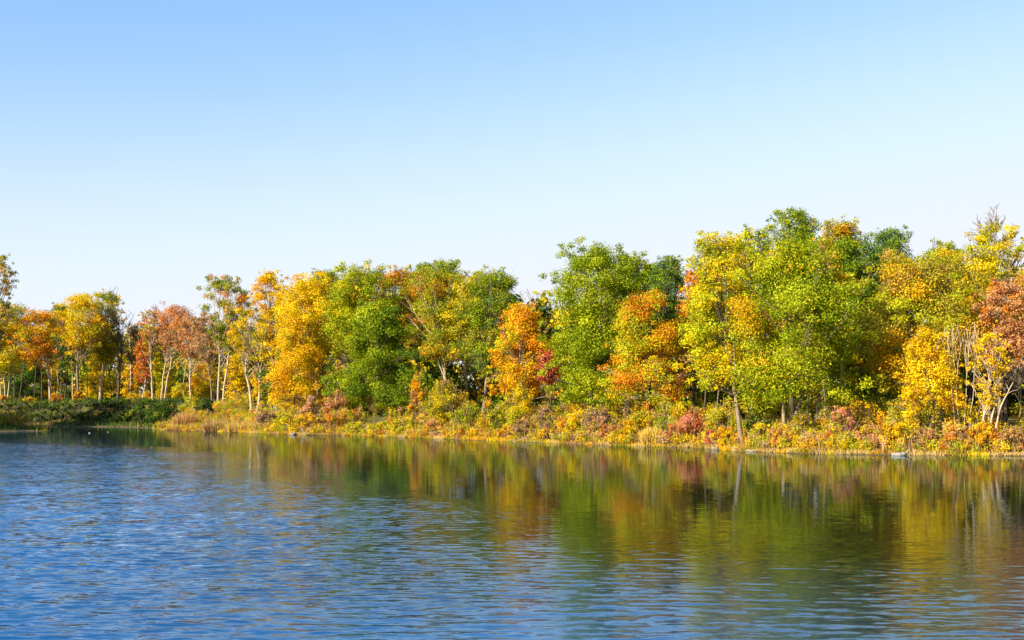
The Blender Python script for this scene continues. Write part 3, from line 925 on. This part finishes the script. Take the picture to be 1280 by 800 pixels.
def leaf_stuff(name, P, size, pal, patch, label, cat):
    V, Qd = leaf_quads(P, np.zeros_like(P), size)
    cid = (np.floor((P[:, 0] + 300) / patch) * 977 + np.floor(P[:, 1] / patch) * 31 + np.floor(P[:, 2] / patch) * 7).astype(int) % 997
    o = link(name, mesh_quads(name, V, Qd, M_LEAF, leaf_colours(997, cid, pal)))
    o['kind'] = 'stuff'; o['label'] = label; o['category'] = cat


q = scatter_shore(2000, .4, 15)
tt = inland(q[:, 0], q[:, 1])
ok = tt > .2
q = q[ok]; tt = tt[ok]
rr = rng.uniform(.35, .85, len(q))
up = rng.random(len(q)) * (0.3 + 1.7 * sm(1, 7, tt))
C = np.stack([q[:, 0], q[:, 1], gz(q[:, 0], q[:, 1]) + rr * .5 + up], 1)
V, Qd, col = crown_leaves(C, rr, 210000, .155, 'Y3G3V6L3O1P2S1B3', .95)
o = link('undergrowth', mesh_quads('undergrowth', V, Qd, M_LEAF, col))
o['kind'] = 'stuff'; o['label'] = 'tangled low undergrowth of many colours along the far bank'; o['category'] = 'undergrowth'

o = grass_stuff('tall_weeds', scatter_shore(16000, .8, 11), 1.7, .05, 'V4G3P2B2W1O1', 1.1, .2)
o['label'] = 'tall dry weeds and stalks standing through the shore shrubs'; o['category'] = 'weeds'

# the far wood: one leafy mass well behind the front trees
NB = 3000
bx_ = rng.uniform(-190, 85, NB)
front = np.interp(bx_, [-190, -110, -62, -40, -20, 0, 18, 40, 85], [318, 318, 305, 262, 225, 195, 160, 142, 138])
by_ = front + rng.uniform(0, 28, NB)
bz_ = gz(bx_, by_)
hmax = np.interp(bx_, [-190, -110, -62, -40, -20, 0, 18, 40, 85], [18, 18, 18, 19, 19, 18, 15, 15, 15])
C = np.stack([bx_, by_, bz_ + .3 + rng.random(NB) ** 1.15 * hmax], 1)
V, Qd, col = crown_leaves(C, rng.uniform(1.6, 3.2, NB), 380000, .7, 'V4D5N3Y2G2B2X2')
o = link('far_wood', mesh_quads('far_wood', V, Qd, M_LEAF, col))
o['kind'] = 'stuff'; o['label'] = 'shadowy wood reading as one mass behind the front trees'; o['category'] = 'wood'

# floating leaves in the cove at left
n = 2600
q = np.stack([rng.uniform(-108, -60, n), rng.uniform(196, 262, n)], 1)
t = inland(q[:, 0], q[:, 1])
k = (t < -.6) & (wob(q[:, 0] * .6, q[:, 1] * 2.2, .35) > .0)
q = q[k]; n = len(q)
a = np.arange(8) / 8 * 2 * math.pi
rad = rng.uniform(.12, .30, n)
# each pad: two quads from an octagon ring
ring = np.stack([q[:, None, 0] + rad[:, None] * np.cos(a), q[:, None, 1] + rad[:, None] * np.sin(a), np.full((n, 8), .03)], 2)
V = ring.reshape(-1, 3)
i = np.arange(n) * 8
Qd = np.concatenate([np.stack([i, i + 1, i + 2, i + 3], 1), np.stack([i, i + 3, i + 4, i + 7], 1), np.stack([i + 4, i + 5, i + 6, i + 7], 1)])
mp, nt, N, L = newmat('floating_pad')
out = N.new('ShaderNodeOutputMaterial'); p = N.new('ShaderNodeBsdfPrincipled')
p.inputs['Base Color'].default_value = (.10, .12, .05, 1); p.inputs['Roughness'].default_value = .25
L.new(p.outputs[0], out.inputs[0])
o = link('floating_pads', mesh_quads('floating_pads', V, Qd, mp))
o['kind'] = 'stuff'; o['label'] = 'glossy floating leaves in the shaded cove at left'; o['category'] = 'water plants'

# ------------------------------------------------------------------ light, sky, camera
SUN_EL, SUN_AZ = math.radians(29), math.radians(52)      # azimuth measured from straight behind the camera towards the left
sd = np.array([-math.sin(SUN_AZ) * math.cos(SUN_EL), -math.cos(SUN_AZ) * math.cos(SUN_EL), math.sin(SUN_EL)])   # towards the sun
ld = bpy.data.lights.new('sun', 'SUN'); ld.energy = 5.0; ld.angle = math.radians(0.5); ld.color = (1.0, .87, .64)
so = bpy.data.objects.new('sun', ld); COL.objects.link(so)
from mathutils import Vector
so.rotation_euler = Vector(tuple(sd)).to_track_quat('Z', 'Y').to_euler()
so.location = (-80, -60, 90)

wd = bpy.data.worlds.new('World'); S.world = wd; wd.use_nodes = True
nt = wd.node_tree; nt.nodes.clear()
out = nt.nodes.new('ShaderNodeOutputWorld'); bg = nt.nodes.new('ShaderNodeBackground')
sky = nt.nodes.new('ShaderNodeTexSky'); sky.sky_type = 'NISHITA'; sky.sun_disc = False
sky.sun_elevation = SUN_EL
sky.sun_rotation = math.atan2(sd[0], sd[1])
sky.air_density = 1.0; sky.dust_density = 1.0; sky.ozone_density = 2.0
bg.inputs['Strength'].default_value = 0.097
# the sky's own colours are rolled off towards white near the horizon, as film would
K = 0.231
pre = nt.nodes.new('ShaderNodeVectorMath'); pre.operation = 'SCALE'; pre.inputs['Scale'].default_value = K
crv = nt.nodes.new('ShaderNodeRGBCurve'); cm = crv.mapping
cm.clip_max_x = 3; cm.clip_max_y = 2; cm.use_clip = True
for ci, pts in enumerate([[(0, 0), (.10, .04), (.20, .12), (.36, .315), (.64, .725), (1.0, .90), (1.6, 1.0)],
                          [(0, 0), (.20, .185), (.38, .36), (.60, .59), (.93, .875), (1.2, .95), (1.8, 1.0)],
                          [(0, 0), (.45, .48), (.65, .71), (.93, .97), (1.2, 1.03), (1.8, 1.06)]]):
    cv = cm.curves[ci]
    cv.points[0].location = pts[0]; cv.points[1].location = pts[-1]
    for p_ in pts[1:-1]:
        cv.points.new(*p_)
cm.extend = 'HORIZONTAL'
cm.update()
post = nt.nodes.new('ShaderNodeVectorMath'); post.operation = 'SCALE'; post.inputs['Scale'].default_value = 1 / K
nt.links.new(sky.outputs[0], pre.inputs[0]); nt.links.new(pre.outputs[0], crv.inputs['Color'])
nt.links.new(crv.outputs[0], post.inputs[0]); nt.links.new(post.outputs[0], bg.inputs[0])
bg.inputs['Strength'].default_value = 0.097
nt.links.new(bg.outputs[0], out.inputs[0])

cam = bpy.data.cameras.new('camera'); cam.sensor_width = 36; cam.sensor_fit = 'HORIZONTAL'
cam.lens = 36 * F / 1280
cam.shift_y = (HY - 400) / 1280
cam.clip_start = .1; cam.clip_end = 8000
co = bpy.data.objects.new('camera', cam); COL.objects.link(co)
co.location = (0, 0, CH); co.rotation_euler = (math.pi / 2, 0, 0)
S.camera = co

S.view_settings.view_transform = 'Standard'; S.view_settings.look = 'None'
S.view_settings.gamma = 1; S.view_settings.exposure = 1.30; S.view_settings.use_curve_mapping = False
c = S.cycles
c.max_bounces = 5; c.diffuse_bounces = 3; c.glossy_bounces = 2; c.transmission_bounces = 2; c.transparent_max_bounces = 4
c.caustics_reflective = False; c.caustics_refractive = False
c.use_denoising = True
